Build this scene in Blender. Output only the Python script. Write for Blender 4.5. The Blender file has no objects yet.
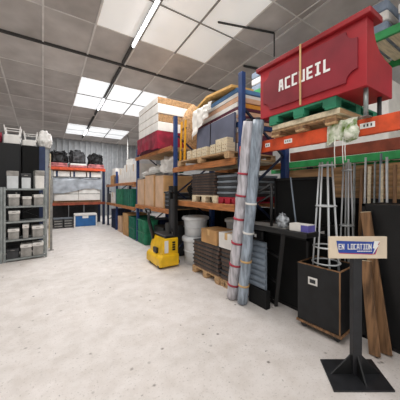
import bpy, bmesh, math, random
from mathutils import Vector, Matrix, noise
random.seed(7)
R = math.radians
col = bpy.context.scene.collection
CAM_H, FOC, YAW = 1.5, 238.0, math.atan(157/238.0)

# ------------------------------------------------------------------ materials
def lin(c):
    if isinstance(c, str):
        c = [int(c[i:i+2], 16)/255 for i in (0, 2, 4)]
    return tuple((v/12.92 if v <= .04045 else ((v+.055)/1.055)**2.4) for v in c)

MATS = {}
def mat(name, c, rough=.6, metal=0., var=.12, scale=6., bump=0., emit=0., c2=None, alpha=1., trans=0., stretch=None):
    if name in MATS: return MATS[name]
    m = bpy.data.materials.new(name); m.use_nodes = True
    nt = m.node_tree; b = nt.nodes['Principled BSDF']; L = nt.links
    a = lin(c)
    d = lin(c2) if c2 else tuple(v*(1-var*2.2) for v in a)
    tc = nt.nodes.new('ShaderNodeTexCoord')
    no = nt.nodes.new('ShaderNodeTexNoise'); no.inputs['Scale'].default_value = scale
    no.inputs['Detail'].default_value = 6
    if stretch:
        mp = nt.nodes.new('ShaderNodeMapping'); mp.inputs['Scale'].default_value = stretch
        L.new(tc.outputs['Object'], mp.inputs[0]); L.new(mp.outputs[0], no.inputs['Vector'])
    else:
        L.new(tc.outputs['Object'], no.inputs['Vector'])
    cr = nt.nodes.new('ShaderNodeValToRGB')
    cr.color_ramp.elements[0].position = .35; cr.color_ramp.elements[1].position = .62
    cr.color_ramp.elements[0].color = (*d, 1); cr.color_ramp.elements[1].color = (*a, 1)
    L.new(no.outputs['Fac'], cr.inputs[0]); L.new(cr.outputs[0], b.inputs['Base Color'])
    b.inputs['Roughness'].default_value = rough; b.inputs['Metallic'].default_value = metal
    b.inputs['Alpha'].default_value = alpha; b.inputs['Transmission Weight'].default_value = trans
    if emit:
        b.inputs['Emission Color'].default_value = (*a, 1); b.inputs['Emission Strength'].default_value = emit
    if bump:
        bp = nt.nodes.new('ShaderNodeBump'); bp.inputs['Strength'].default_value = bump
        L.new(no.outputs['Fac'], bp.inputs['Height']); L.new(bp.outputs[0], b.inputs['Normal'])
    MATS[name] = m
    return m

def floor_mat():
    m = bpy.data.materials.new('worn_concrete'); m.use_nodes = True
    nt = m.node_tree; b = nt.nodes['Principled BSDF']; L = nt.links
    tc = nt.nodes.new('ShaderNodeTexCoord')
    def nz(s, det, lo, hi, c0, c1):
        n = nt.nodes.new('ShaderNodeTexNoise'); n.inputs['Scale'].default_value = s; n.inputs['Detail'].default_value = det
        n.inputs['Roughness'].default_value = .65
        L.new(tc.outputs['Object'], n.inputs['Vector'])
        r = nt.nodes.new('ShaderNodeValToRGB'); e = r.color_ramp.elements
        e[0].position = lo; e[1].position = hi; e[0].color = (*lin(c0), 1); e[1].color = (*lin(c1), 1)
        L.new(n.outputs['Fac'], r.inputs[0]); return r.outputs[0]
    def mul(a, c, f=1.):
        x = nt.nodes.new('ShaderNodeMix'); x.data_type = 'RGBA'; x.blend_type = 'MULTIPLY'
        x.inputs[0].default_value = f; L.new(a, x.inputs[6]); L.new(c, x.inputs[7]); return x.outputs[2]
    big = nz(.9, 8, .35, .65, 'd4cec9', 'e4deda')
    med = nz(5, 10, .38, .6, 'dfdad4', 'ffffff')
    spk = nz(17, 6, .31, .35, '4b443c', 'ffffff')
    fin = nz(55, 4, .30, .42, '8f867a', 'ffffff')
    vo = nt.nodes.new('ShaderNodeTexVoronoi'); vo.inputs['Scale'].default_value = 8.5; L.new(tc.outputs['Object'], vo.inputs['Vector'])
    vr = nt.nodes.new('ShaderNodeValToRGB'); ve = vr.color_ramp.elements
    ve[0].position = .07; ve[1].position = .17; ve[0].color = (*lin('5d554c'), 1); ve[1].color = (1, 1, 1, 1)
    L.new(vo.outputs['Distance'], vr.inputs[0])
    pick = nz(2.3, 3, .50, .60, '000000', 'ffffff')
    mx = nt.nodes.new('ShaderNodeMix'); mx.data_type = 'RGBA'; L.new(pick, mx.inputs[0]); mx.inputs[6].default_value = (1, 1, 1, 1); L.new(vr.outputs[0], mx.inputs[7])
    o = mul(mul(mul(mul(big, med, .45), spk, .6), fin, .5), mx.outputs[2], .8)
    L.new(o, b.inputs['Base Color'])
    b.inputs['Roughness'].default_value = .62
    return m

def ceiling_mat():
    m = bpy.data.materials.new('ceiling_panel'); m.use_nodes = True
    nt = m.node_tree; b = nt.nodes['Principled BSDF']; L = nt.links
    tc = nt.nodes.new('ShaderNodeTexCoord')
    mp = nt.nodes.new('ShaderNodeMapping'); mp.inputs['Scale'].default_value = (1/.912, 1/1.142, 1)
    mp.inputs['Location'].default_value = (0, -5.29/1.142+9, .5)
    L.new(tc.outputs['Object'], mp.inputs[0])
    fl = nt.nodes.new('ShaderNodeVectorMath'); fl.operation = 'FLOOR'; L.new(mp.outputs[0], fl.inputs[0])
    wn = nt.nodes.new('ShaderNodeTexWhiteNoise'); L.new(fl.outputs[0], wn.inputs[0])
    n = nt.nodes.new('ShaderNodeTexNoise'); n.inputs['Scale'].default_value = 1.7; n.inputs['Detail'].default_value = 6
    L.new(tc.outputs['Object'], n.inputs['Vector'])
    ad = nt.nodes.new('ShaderNodeMath'); ad.operation = 'MULTIPLY_ADD'; ad.inputs[1].default_value = .35
    L.new(wn.outputs[0], ad.inputs[0]); L.new(n.outputs['Fac'], ad.inputs[2])
    r = nt.nodes.new('ShaderNodeValToRGB'); e = r.color_ramp.elements
    e[0].position = .35; e[1].position = .95; e[0].color = (*lin('aaa4a0'), 1); e[1].color = (*lin('d6d0cc'), 1)
    L.new(ad.outputs[0], r.inputs[0]); L.new(r.outputs[0], b.inputs['Base Color'])
    b.inputs['Roughness'].default_value = .8
    return m

BLUE = mat('blue_rack_paint', '20407a', .5, var=.15)
DBLUE = mat('dark_blue_rack_paint', '162444', .5, var=.15)  # also the shaded copy of the rack blue on the braces
ORANGE = mat('orange_beam_paint', 'e2562b', .5, var=.15, scale=9)
WOODOR = mat('orange_brown_beam', 'bd7a46', .6, var=.2, scale=5, stretch=(8, 1, 8))
GREEN = mat('green_paint', '2f9a54', .5, var=.15)
TEAL = mat('green_plastic', '12705a', .5, var=.15)
GREENP = mat('green_pallet_plastic', '2b8663', .55, var=.2)
WOOD = mat('pine_wood', 'c9a479', .7, var=.2, scale=4, stretch=(1, 9, 9))
WOODL = mat('pale_wood', 'e3d3b4', .7, var=.12, scale=4, stretch=(1, 9, 9))
WOODD = mat('brown_plank', '9a7350', .7, var=.3, scale=3, stretch=(9, 9, .8))
WOODB = mat('long_board', 'cda273', .7, var=.25, scale=3, stretch=(6, .6, 6))
OSB = mat('chip_board', 'bd9468', .8, var=.22, scale=26)
CARD = mat('cardboard', 'c89a66', .8, var=.12, scale=4)
CARDP = mat('pale_cardboard', 'd9b596', .8, var=.1, scale=3)
WHITE = mat('white_plastic', 'eceae6', .5, var=.06)
WHITEC = mat('white_carton', 'e9e6e1', .7, var=.06)
FOAM = mat('white_foam', 'f0ece6', .9, var=.06)
BLACK = mat('black_paint', '101113', .5, var=.25)
BLACKM = mat('black_matt', '060708', .9, var=.25)
CASE = mat('black_case_board', '16171a', .6, var=.3, scale=9)
NAVYC = mat('dark_navy_cabinet', '05080f', .6, var=.3, scale=3)
BLUEP = mat('blue_strip', '223359', .6)
RED = mat('red_counter_paint', 'b5242f', .45, var=.12, scale=3)
REDD = mat('dark_red_panel', '8f2432', .5, var=.14, scale=3)
REDT = mat('red_top_paint', '9a1d25', .45, var=.12)
REDC = mat('red_cloth', '9c1b38', .85, var=.25, scale=5, bump=.3)
REDP = mat('red_pallet', 'b02236', .6)
PINK = mat('pale_red_cloth', 'd58384', .85, var=.3, scale=7)
GALV = mat('galvanised_steel', '9aa09f', .45, .55, var=.15, scale=10)
GALVL = mat('bright_galvanised_tube', 'd2d6d8', .4, .25, var=.08)
STEEL = mat('dull_grey_steel', 'a09d98', .45, .15, var=.18, scale=8)
STEELL = mat('pale_lid', 'ece9e4', .5, .0, var=.1, scale=6)
DARKG = mat('dark_grey', '3a3b3e', .6, var=.2)
GREYF = mat('grey_fabric_board', '62667a', .85, var=.12, scale=3)
YELLOW = mat('yellow_paint', 'f2c118', .42, var=.12, scale=5)
YELLOWD = mat('yellow_ladder', 'e8a51c', .5, var=.1)
TILE = mat('dark_brown_panel', '6b574d', .65, var=.25, scale=7)
TRAY = mat('dark_grey_tray', '7a838b', .5, var=.15)
RIB = mat('grey_ribbed_plastic', '8793a0', .5, .1, var=.12)
NAVY = mat('navy_pad', '25406f', .7)
PEACH = mat('peach_foam', 'e0b394', .85, var=.1)
WINE = mat('wine_pad', '5e1b33', .7)
ORPAD = mat('orange_pad', 'e69a35', .7)
LBLUE = mat('light_blue_pad', '5b88b8', .7)
TARP = mat('black_tarp', '0d0c10', .55, var=.35, scale=9, bump=.5)
TARPG = mat('grey_tarp', '4a494c', .55, var=.4, scale=9, bump=.5)
WRAP = mat('translucent_grey_wrap', 'b4bac2', .35, var=.15, scale=4, bump=.3)
COOL = mat('blue_cooler', '21619f', .5, var=.1)
PLROLL = mat('film_wrapped_roll', 'cfccd2', .35, .0, var=.22, scale=9, bump=.25, stretch=(3, 3, .5))
PLROLLB = mat('blue_grey_film_roll', 'a6b3c1', .35, .0, var=.25, scale=9, bump=.25, stretch=(3, 3, .5))
REDTAPE = mat('red_tape', 'b83a4c', .6, var=.2)
CLEAR = mat('crumpled_film', 'c3c9cf', .25, .1, var=.4, scale=18, bump=.6)
CLOTH = mat('green_white_cloth', 'eef0e2', .9, var=.1, scale=14, c2='5c7a1e', bump=.3)
TAPE = mat('beige_strap', 'd9b27c', .7)
BOARD = mat('cream_sign_board', 'e3d2ba', .7, var=.06)
SBLUE = mat('sign_blue', '20459f', .5, var=.08)
SRED = mat('sign_red', 'c0385a', .6)
SWHITE = mat('sign_white', 'f4f3f0', .6, var=.03)
TUBE = mat('tube_light', 'f4f8ff', .4, emit=9.)
SKY = mat('skylight_panel', 'f3f6f8', .5, emit=.8, var=.05)
SKYD = mat('dim_skylight_panel', 'f0eeea', .5, emit=.34, var=.08, scale=2)
BATT = mat('pale_batten', 'e6e2de', .7, var=.06)
BATTD = mat('dark_trunking', '3c3a38', .6)
WALLM = mat('corrugated_wall', 'a4a6a8', .6, .0, var=.08)
WALLP = mat('pale_wall', 'b5b4b2', .8, var=.06)
GREYW = mat('grey_canister', 'e3e6e8', .4, var=.06)
BGREY = mat('blue_grey_pad', '8f9db0', .8, var=.12)
BACKLIT = mat('translucent_white_sheet', 'f4f1ec', 1., trans=.55, var=.04)
STAND = mat('worn_black_steel', '222327', .5, var=.2, scale=12)
MULL = mat('grey_mullion', '8f8c88', .6, var=.05)
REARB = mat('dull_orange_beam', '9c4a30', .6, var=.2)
FLOORM = floor_mat(); CEILM = ceiling_mat()

# ------------------------------------------------------------------ mesh builder
class B:
    def __init__(s): s.bm = bmesh.new(); s.mi = 0
    def _mark(s, n0):
        s.bm.faces.ensure_lookup_table()
        for f in s.bm.faces[n0:]: f.material_index = s.mi
    def use(s, i): s.mi = i; return s
    def box(s, x0, x1, y0, y1, z0, z1, rot=None, piv=None):
        n0 = len(s.bm.faces)
        vs = [s.bm.verts.new((x, y, z)) for x in (x0, x1) for y in (y0, y1) for z in (z0, z1)]
        for q in ((0,1,3,2), (4,6,7,5), (0,4,5,1), (2,3,7,6), (0,2,6,4), (1,5,7,3)):
            s.bm.faces.new([vs[i] for i in q])
        if rot is not None:
            p = Vector(piv or ((x0+x1)/2, (y0+y1)/2, (z0+z1)/2))
            for v in vs: v.co = rot @ (v.co-p) + p
        s._mark(n0); return s
    def bar(s, p, q, w, h=None, up=(0, 0, 1)):
        n0 = len(s.bm.faces); h = h or w
        p, q = Vector(p), Vector(q); d = (q-p).normalized(); u = Vector(up)
        if abs(d.dot(u)) > .98: u = Vector((1, 0, 0))
        a = d.cross(u).normalized(); b = a.cross(d)
        vs = [s.bm.verts.new(e + a*i*w/2 + b*j*h/2) for e in (p, q) for i, j in ((-1,-1), (1,-1), (1,1), (-1,1))]
        for i in range(4): s.bm.faces.new([vs[i], vs[(i+1)%4], vs[4+(i+1)%4], vs[4+i]])
        s.bm.faces.new(vs[3::-1]); s.bm.faces.new(vs[4:])
        s._mark(n0); return s
    def tube(s, pts, r, n=10, closed=False):
        n0 = len(s.bm.faces); pts = [Vector(p) for p in pts]; rings = []
        rr = r if isinstance(r, (list, tuple)) else [r]*len(pts)
        for i, p in enumerate(pts):
            a = pts[i-1] if (i > 0 or closed) else p
            b = pts[(i+1) % len(pts)] if (i < len(pts)-1 or closed) else p
            d = (b-a).normalized(); u = Vector((0, 0, 1)) if abs(d.z) < .9 else Vector((1, 0, 0))
            e = d.cross(u).normalized(); f = e.cross(d)
            rings.append([s.bm.verts.new(p + (e*math.cos(t) + f*math.sin(t))*rr[i]) for t in [2*math.pi*k/n for k in range(n)]])
        m = len(rings)
        for i in range(m if closed else m-1):
            A, C = rings[i], rings[(i+1) % m]
            for k in range(n):
                f = s.bm.faces.new([A[k], A[(k+1)%n], C[(k+1)%n], C[k]]); f.smooth = True
        if not closed: s.bm.faces.new(rings[0][::-1]); s.bm.faces.new(rings[-1])
        s._mark(n0); return s
    def lathe(s, prof, cx=0, cy=0, n=24):
        n0 = len(s.bm.faces); rings = []
        for r, z in prof: rings.append([s.bm.verts.new((cx+r*math.cos(2*math.pi*k/n), cy+r*math.sin(2*math.pi*k/n), z)) for k in range(n)])
        for A, C in zip(rings, rings[1:]):
            for k in range(n):
                f = s.bm.faces.new([A[k], A[(k+1)%n], C[(k+1)%n], C[k]]); f.smooth = True
        s.bm.faces.new(rings[0][::-1]); s.bm.faces.new(rings[-1])
        s._mark(n0); return s
    def ring(s, c, r, t, n=28, m=8):
        return s.tube([(c[0]+r*math.cos(2*math.pi*k/n), c[1]+r*math.sin(2*math.pi*k/n), c[2]) for k in range(n)], t, m, True)
    def prism(s, poly, fn, d):
        """poly 2-D points, fn(u,v,w) -> xyz, w runs 0..d"""
        n0 = len(s.bm.faces)
        a = [s.bm.verts.new(fn(u, v, 0)) for u, v in poly]; b = [s.bm.verts.new(fn(u, v, d)) for u, v in poly]
        n = len(poly)
        for i in range(n): s.bm.faces.new([a[i], a[(i+1)%n], b[(i+1)%n], b[i]])
        s.bm.faces.new(a[::-1]); s.bm.faces.new(b)
        s._mark(n0); return s
    def lump(s, cx, cy, z0, sx, sy, sz, seed=0, amp=.25, fr=2.2, sub=4, boxy=1.):
        n0 = len(s.bm.faces)
        r = bmesh.ops.create_icosphere(s.bm, subdivisions=sub, radius=1)
        off = Vector((seed*3.7, seed*1.3, seed*2.1))
        for v in r['verts']:
            n = v.co.normalized(); k = 1 + amp*noise.noise(n*fr+off) + amp*.5*noise.noise(n*fr*2.6+off)
            p = Vector([math.copysign(abs(c)**boxy, c) for c in n])*k
            v.co = (cx+p.x*sx, cy+p.y*sy, z0 + max(0, (p.z+.75)/1.75)*sz)
        s.bm.faces.ensure_lookup_table()
        for f in s.bm.faces[n0:]: f.smooth = True
        s._mark(n0); return s
    def sheet(s, x0, x1, y0, y1, zf, nx=30, ny=20, th=.006):
        n0 = len(s.bm.faces); g = []
        for lay in (0, 1):
            g.append([[s.bm.verts.new(Vector(zf(x0+(x1-x0)*i/nx, y0+(y1-y0)*j/ny)) - Vector((0, 0, th*lay))) for j in range(ny+1)] for i in range(nx+1)])
        for lay in (0, 1):
            for i in range(nx):
                for j in range(ny):
                    q = [g[lay][i][j], g[lay][i+1][j], g[lay][i+1][j+1], g[lay][i][j+1]]
                    f = s.bm.faces.new(q if not lay else q[::-1]); f.smooth = True
        s._mark(n0); return s
    def build(s, name, m, parent=None, bevel=0., loc=None, rz=0., recalc=True):
        if recalc: bmesh.ops.recalc_face_normals(s.bm, faces=s.bm.faces)
        me = bpy.data.meshes.new(name); s.bm.to_mesh(me); s.bm.free()
        for k in (m if isinstance(m, (list, tuple)) else [m]): me.materials.append(k)
        o = bpy.data.objects.new(name, me); col.objects.link(o)
        if parent: o.parent = parent
        if loc: o.location = loc
        o.rotation_euler.z = rz
        if bevel:
            md = o.modifiers.new('edge', 'BEVEL'); md.width = bevel; md.segments = 2; md.limit_method = 'ANGLE'
        return o

def tag(o, label, cat, group=None, kind=None):
    o['label'] = label; o['category'] = cat
    if group: o['group'] = group
    if kind: o['kind'] = kind
    return o
def thing(name, label, cat, loc=(0, 0, 0), rz=0., group=None):
    o = bpy.data.objects.new(name, None); col.objects.link(o); o.empty_display_size = .1
    o.location = loc; o.rotation_euler = (0, 0, rz)
    return tag(o, label, cat, group)
def struct(b, name, m, **k):
    o = b.build(name, m, **k); o['kind'] = 'structure'; return o
def copy_tree(src, loc, rz, label, parent=None):
    c = src.copy(); col.objects.link(c)
    if parent is None:
        c.location = loc; c.rotation_euler = (0, 0, rz); c['label'] = label
    else: c.parent = parent
    for ch in list(src.children): copy_tree(ch, None, 0, None, c)
    return c
ORD = ['lowest', 'second from the bottom', 'third from the bottom', 'fourth from the bottom', 'fifth from the bottom', 'sixth from the bottom',
       'seventh from the bottom', 'eighth from the bottom', 'ninth from the bottom', 'tenth from the bottom']
def pos(i, n):
    if i == n-1: return 'topmost'
    if i == 0: return 'lowest'
    if n-1-i == 1: return 'second from the top'
    return ORD[i]

def text_mesh(name, body, size, m, parent, mtx, depth=.004, offset=0., space=1.):
    cu = bpy.data.curves.new('t', 'FONT'); cu.body = body; cu.size = size; cu.align_x = 'CENTER'; cu.align_y = 'CENTER'
    cu.extrude = depth; cu.offset = offset; cu.space_character = space
    t = bpy.data.objects.new('t', cu); col.objects.link(t)
    bpy.context.view_layer.update()
    me = bpy.data.meshes.new_from_object(t.evaluated_get(bpy.context.evaluated_depsgraph_get()))
    bpy.data.objects.remove(t)
    me.materials.clear(); me.materials.append(m); me.transform(mtx); me.name = name
    o = bpy.data.objects.new(name, me); col.objects.link(o); o.parent = parent
    return o

# ------------------------------------------------------------------ setting
SL, Z0 = .07, 5.3
cz = lambda y: Z0 - SL*y
YB, XR, XL, YN = 14.8, 6.6, -4.6, -3.0
struct(B().box(XL, XR, YN, YB, -.1, 0), 'floor', FLOORM)
b = B(); b.prism([(YN, cz(YN)), (YB, cz(YB)), (YB, cz(YB)+.1), (YN, cz(YN)+.1)], lambda u, v, w: (XL+w, u, v), XR-XL)
struct(b, 'ceiling', CEILM)
b = B()
x = XL
while x < XR:                                           # ribbed sheet-steel cladding
    b.box(x, min(x+.16, XR), YB, YB+.06, 0, cz(YB)+.06); b.box(x+.16, min(x+.28, XR), YB-.09, YB+.06, 0, cz(YB)+.06); x += .28
struct(b, 'wall_back', WALLM)
b = B().prism([(YN, 0), (YB, 0), (YB, cz(YB)), (YN, cz(YN))], lambda u, v, w: (XR+w, u, v), .1); struct(b, 'wall_right', WALLP)
b = B().prism([(YN, 0), (YB, 0), (YB, cz(YB)), (YN, cz(YN))], lambda u, v, w: (XL-w, u, v), .1); struct(b, 'wall_left', WALLP)

PX, PY = .912, 1.142
def on_ceiling(x0, x1, y0, y1, t, d=0.):
    b = B(); b.prism([(y0, cz(y0)-d-t), (y1, cz(y1)-d-t), (y1, cz(y1)-d), (y0, cz(y0)-d)], lambda u, v, w: (x0+w, u, v), x1-x0); return b
n = 1
for y0, y1, m in ((5.29-2*PY, 5.29, SKYD), (7.575, 7.575+2*PY, SKY), (12.0, 13.6, SKY)):
    struct(on_ceiling(PX+.01, .012+4*PX-.02, y0+.02, y1-.02, .012, .001), 'window_%d' % n, m); n += 1
n = 1
for k in range(-5, 8):                                  # battens along the hall
    xx = k*PX
    struct(on_ceiling(xx-.018, xx+.018, YN, YB-.1, .022, .002), 'trim_%d' % n, BATT); n += 1
yy = 5.29-7*PY
while yy < YB:
    dark = abs(yy-(5.29+PY)) < .1
    w = .03 if dark else .011
    struct(on_ceiling(XL+.02, XR-.02, yy-w, yy+w, .045 if dark else .012, .002), 'trim_%d' % n, BATTD if dark else BATT); n += 1
    yy += PY
for y0, y1 in ((5.29-2*PY, 5.29), (7.575, 7.575+2*PY), (12.0, 13.6)):       # mullions of the skylights
    for k in (2, 3): struct(on_ceiling(k*PX-.018, k*PX+.018, y0, y1, .016, .021), 'trim_%d' % n, MULL); n += 1
    struct(on_ceiling(PX+.01, .012+4*PX-.02, (y0+y1)/2-.012, (y0+y1)/2+.012, .012, .021), 'trim_%d' % n, MULL); n += 1
# light trunking with tubes
def ceiling_light(x, y0, y1, tubes, label):
    r = thing('ceiling_light', label, 'ceiling light', (x, y0, cz(y0)))
    f = lambda ya, yb, za, zb, w: B().prism([(ya-y0, -SL*(ya-y0)-zb), (yb-y0, -SL*(yb-y0)-zb), (yb-y0, -SL*(yb-y0)-za), (ya-y0, -SL*(ya-y0)-za)], lambda u, v, k: (k-w/2, u, v), w)
    f(y0, y1, .02, .07, .06).build('trunking', BATTD, r)
    for a, c in tubes:
        d = f(a, c, .07, .085, .09).build('reflector', WHITE, r)
        B().tube([(0, a-y0, -SL*(a-y0)-.105), (0, c-y0, -SL*(c-y0)-.105)], .02).build('tube', TUBE, d)
ceiling_light(1.74, 3.7, 6.3, [(4.0, 5.45)], 'fluorescent tube on the ceiling above the nearest, greyish skylight')
ceiling_light(1.74, 6.55, 10.3, [(8.6, 9.6)], 'fluorescent tube on dark trunking crossing the bright middle skylight')
ceiling_light(1.74, 10.6, 14.0, [(12.3, 13.3)], 'small distant fluorescent tube at the farthest skylight near the back wall')
# conduits under the ceiling above the racks
r = thing('ceiling_conduit', 'thin dark conduit under the ceiling above the red counter with a drop', 'conduit', (0, 0, 0))
zc = lambda y: cz(y)-.03
B().tube([(3.04, 3.93, zc(3.93)), (4.33, 3.54, zc(3.54))], .022).build('rod', BATTD, r)
B().tube([(4.33, 3.54, zc(3.54)), (4.38, 2.4, zc(2.4))], .014).build('rod', BATT, r)
B().tube([(4.33, 3.54, zc(3.54)), (4.33, 3.54, 4.49)], .016).build('drop', BATTD, r)
B().tube([(4.64, 4.83, zc(4.83)), (5.1, 4.74, zc(4.74))], .03).build('rod', BATTD, r)

# ------------------------------------------------------------------ racks on the right
XF, XK = 2.25, 3.3
def upright(r, y, h, m, braced=True):
    f = B().box(XF+.06, XF+.13, y-.04, y+.04, .01, h).box(XF+.03, XF+.17, y-.07, y+.07, 0, .01).build('upright_post', m, r, .006)
    k = B().box(XK-.05, XK+.05, y-.045, y+.045, .01, h).box(XK-.07, XK+.07, y-.07, y+.07, 0, .01).build('upright_post', m, r, .006)
    b = B(); z = .25; s = 0
    while braced and z+.6 < h:
        p, q = (XF+.15, y, z), (XK-.05, y, z+.6)
        if s: p, q = (XF+.15, y, z+.6), (XK-.05, y, z)
        b.bar(p, q, .03, .03); z += .6; s ^= 1
    if braced: b.build('diagonal_brace', DBLUE, r)  # brace colour darkened to stand for shade inside the rack
def beam(r, y0, y1, z, m, h=.11, rear=True):
    B().box(XF, XF+.045, y0, y1, z-h, z).build('front_beam', m, r, .006)
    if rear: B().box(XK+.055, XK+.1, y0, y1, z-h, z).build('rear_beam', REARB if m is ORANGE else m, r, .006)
def deck(r, y0, y1, z, m):
    b = B(); k = y0+.08
    while k < y1-.1: b.box(XF+.05, XK, k, k+.12, z-.025, z); k += .19
    b.build('shelf_boards', m, r)

bay = [.58, 2.48, 4.5, 6.9, 9.3, 10.8]
# bay 0
r = thing('pallet_rack', 'pallet rack bay with bright orange beam under the red counter', 'rack', (0, 0, 0))
upright(r, .56, 3.0, BLUE, False)
beam(r, .67, 2.43, 2.10, ORANGE, .14)
z = 2.10
for (ya, yb) in ((.83, .94), (1.60, 1.70), (1.90, 1.97)):
    o = B().box(XF-.004, XF, ya, yb, 2.015, 2.06).build('beam_sign', SWHITE, r)
    b = B(); k = ya+.02
    while k < yb-.02: b.box(XF-.006, XF-.004, k, k+.010, 2.027, 2.048); k += .026
    b.build('mark', DARKG, o)
rack0 = r
# bay 1
r = thing('pallet_rack', 'blue rack bay between the plastic-wrapped rolls and the yellow stacker', 'rack', (0, 0, 0))
upright(r, 2.48, 3.16, BLUE)
beam(r, 2.53, 4.45, 1.96, WOODOR, .10); beam(r, 2.53, 4.45, 1.29, WOODOR, .10)
deck(r, 2.53, 4.45, 1.96, WOODL); deck(r, 2.53, 4.45, 1.29, WOOD)
# bay 2
r = thing('pallet_rack', 'blue rack bay holding the tall cardboard cartons beyond the yellow stacker', 'rack', (0, 0, 0))
upright(r, 4.5, 3.06, BLUE)
beam(r, 4.55, 6.85, 2.44, WOODOR, .09); beam(r, 4.55, 6.85, 1.08, WOODOR, .10)
deck(r, 4.55, 6.85, 2.44, WOOD); deck(r, 4.55, 6.85, 1.08, WOOD)
# bay 3
r = thing('pallet_rack', 'blue rack bay with white cartons above green plastic crates', 'rack', (0, 0, 0))
upright(r, 6.9, 2.7, BLUE)
beam(r, 6.95, 9.25, 1.74, WOODOR, .09); beam(r, 6.95, 9.25, .98, WOODOR, .09)
deck(r, 6.95, 9.25, 1.74, WOOD); deck(r, 6.95, 9.25, .98, WOOD)
# bay 4
r = thing('pallet_rack', 'farthest bay of the right-hand racking beside the back rack', 'rack', (0, 0, 0))
upright(r, 9.3, 2.2, BLUE); upright(r, 10.75, 1.75, DBLUE)
beam(r, 9.35, 10.7, 1.72, WOODOR, .09); beam(r, 9.35, 10.7, .98, WOODOR, .09)
deck(r, 9.35, 10.7, 1.72, WOOD); deck(r, 9.35, 10.7, .98, WOOD)

# ------------------------------------------------------------------ generic builders (local: origin bottom centre, front faces -X)
def pallet(label, loc, lx, ly, m, rz=0., h=.12, group=None, m2=None):
    r = thing('pallet', label, 'pallet', loc, rz, group)
    b = B(); n = 7
    for i in range(n):
        w = lx/n; x0 = -lx/2+i*w
        b.box(x0+.006, x0+w-.006, -ly/2, ly/2, h-.022, h)
    b.build('deck_boards', m, r)
    for i in (-1, 0, 1):
        for j in (-1, 0, 1):
            B().box(i*(lx/2-.05)-.05, i*(lx/2-.05)+.05, j*(ly/2-.06)-.06, j*(ly/2-.06)+.06, .02, h-.022).build('block', m2 or m, r, .004)
    for j in (-1, 0, 1): B().box(-lx/2, lx/2, j*(ly/2-.05)-.05, j*(ly/2-.05)+.05, 0, .02).build('bottom_board', m, r)
    return r
def carton(label, loc, lx, ly, lz, m, rz=0., tape=None, cat='box', name='carton', group=None):
    r = thing(name, label, cat, loc, rz, group)
    B().box(-lx/2, lx/2, -ly/2, ly/2, 0, lz).build('body', m, r, .006)
    b = B().box(-lx/2, lx/2, -ly/2, -.003, lz, lz+.004).box(-lx/2, lx/2, .003, ly/2, lz, lz+.004).build('lid_flaps', m, r)
    if tape:
        B().box(-lx/2-.002, lx/2+.002, -.03, .03, lz+.004, lz+.006).box(-lx/2-.003, -lx/2, -.03, .03, lz*.6, lz+.006).build('tape', tape, r)
    return r
def crate(label, loc, lx, ly, lz, m, rz=0., group=None, cat='crate', name='plastic_crate'):
    r = thing(name, label, cat, loc, rz, group); t = .02
    b = B().box(-lx/2, lx/2, -ly/2, ly/2, 0, t)
    b.box(-lx/2, -lx/2+t, -ly/2, ly/2, t, lz).box(lx/2-t, lx/2, -ly/2, ly/2, t, lz)
    b.box(-lx/2+t, lx/2-t, -ly/2, -ly/2+t, t, lz).box(-lx/2+t, lx/2-t, ly/2-t, ly/2, t, lz)
    b.build('body', m, r, .005)
    b = B(); e = .012
    b.box(-lx/2-e, -lx/2, -ly/2-e, ly/2+e, lz-.03, lz).box(lx/2, lx/2+e, -ly/2-e, ly/2+e, lz-.03, lz)
    b.box(-lx/2, lx/2, -ly/2-e, -ly/2, lz-.03, lz).box(-lx/2, lx/2, ly/2, ly/2+e, lz-.03, lz)
    b.build('rim', m, r)
    for k in range(5):
        y = -ly/2+ly*(k+.5)/5; B().box(-lx/2-.014, -lx/2, y-.014, y+.014, .01, lz-.03).build('rib', m, r)
    for k in range(4):
        x = -lx/2+lx*(k+.5)/4; B().box(x-.014, x+.014, -ly/2-.014, -ly/2, .01, lz-.03).build('rib', m, r)
    return r
def panel_stack(n, loc, lx, ly, t, m, name, cat, lab, group, jit=.012, gap=.0, build=None):
    x, y, z = loc
    for i in range(n):
        dx, dy = random.uniform(-jit, jit), random.uniform(-jit, jit)
        r = thing(name, lab % pos(i, n), cat, (x+dx, y+dy, z+i*t), random.uniform(-.015, .015), group)
        B().box(-lx/2, lx/2, -ly/2, ly/2, 0, t*.72).build('slab', m, r, .004)
        e = .012
        B().box(-lx/2-e, lx/2, -ly/2-e, ly/2+e, t*.72, t-.002).build('edge_lip', DARKG if m is TILE else m, r)
def flight_case(label, loc, lx, ly, lz, rz=0., name='flight_case', body=None, edge=None, wheels=False):
    r = thing(name, label, 'case', loc, rz)
    z0 = .07 if wheels else 0
    B().box(-lx/2+.01, lx/2-.01, -ly/2+.01, ly/2-.01, z0, lz-.01).build('body', body or CASE, r)
    b = B(); e = .03
    for x in (-1, 1):
        for y in (-1, 1): b.box(x*lx/2-(e if x > 0 else 0), x*lx/2+(0 if x > 0 else e), y*ly/2-(e if y > 0 else 0), y*ly/2+(0 if y > 0 else e), z0, lz)
    for z in (z0, lz-e):
        for x in (-1, 1): b.box(x*lx/2-(e if x > 0 else 0), x*lx/2+(0 if x > 0 else e), -ly/2, ly/2, z, z+e)
        for y in (-1, 1): b.box(-lx/2, lx/2, y*ly/2-(e if y > 0 else 0), y*ly/2+(0 if y > 0 else e), z, z+e)
    b.build('edge_trim', edge or BLACK, r)
    return r

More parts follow.
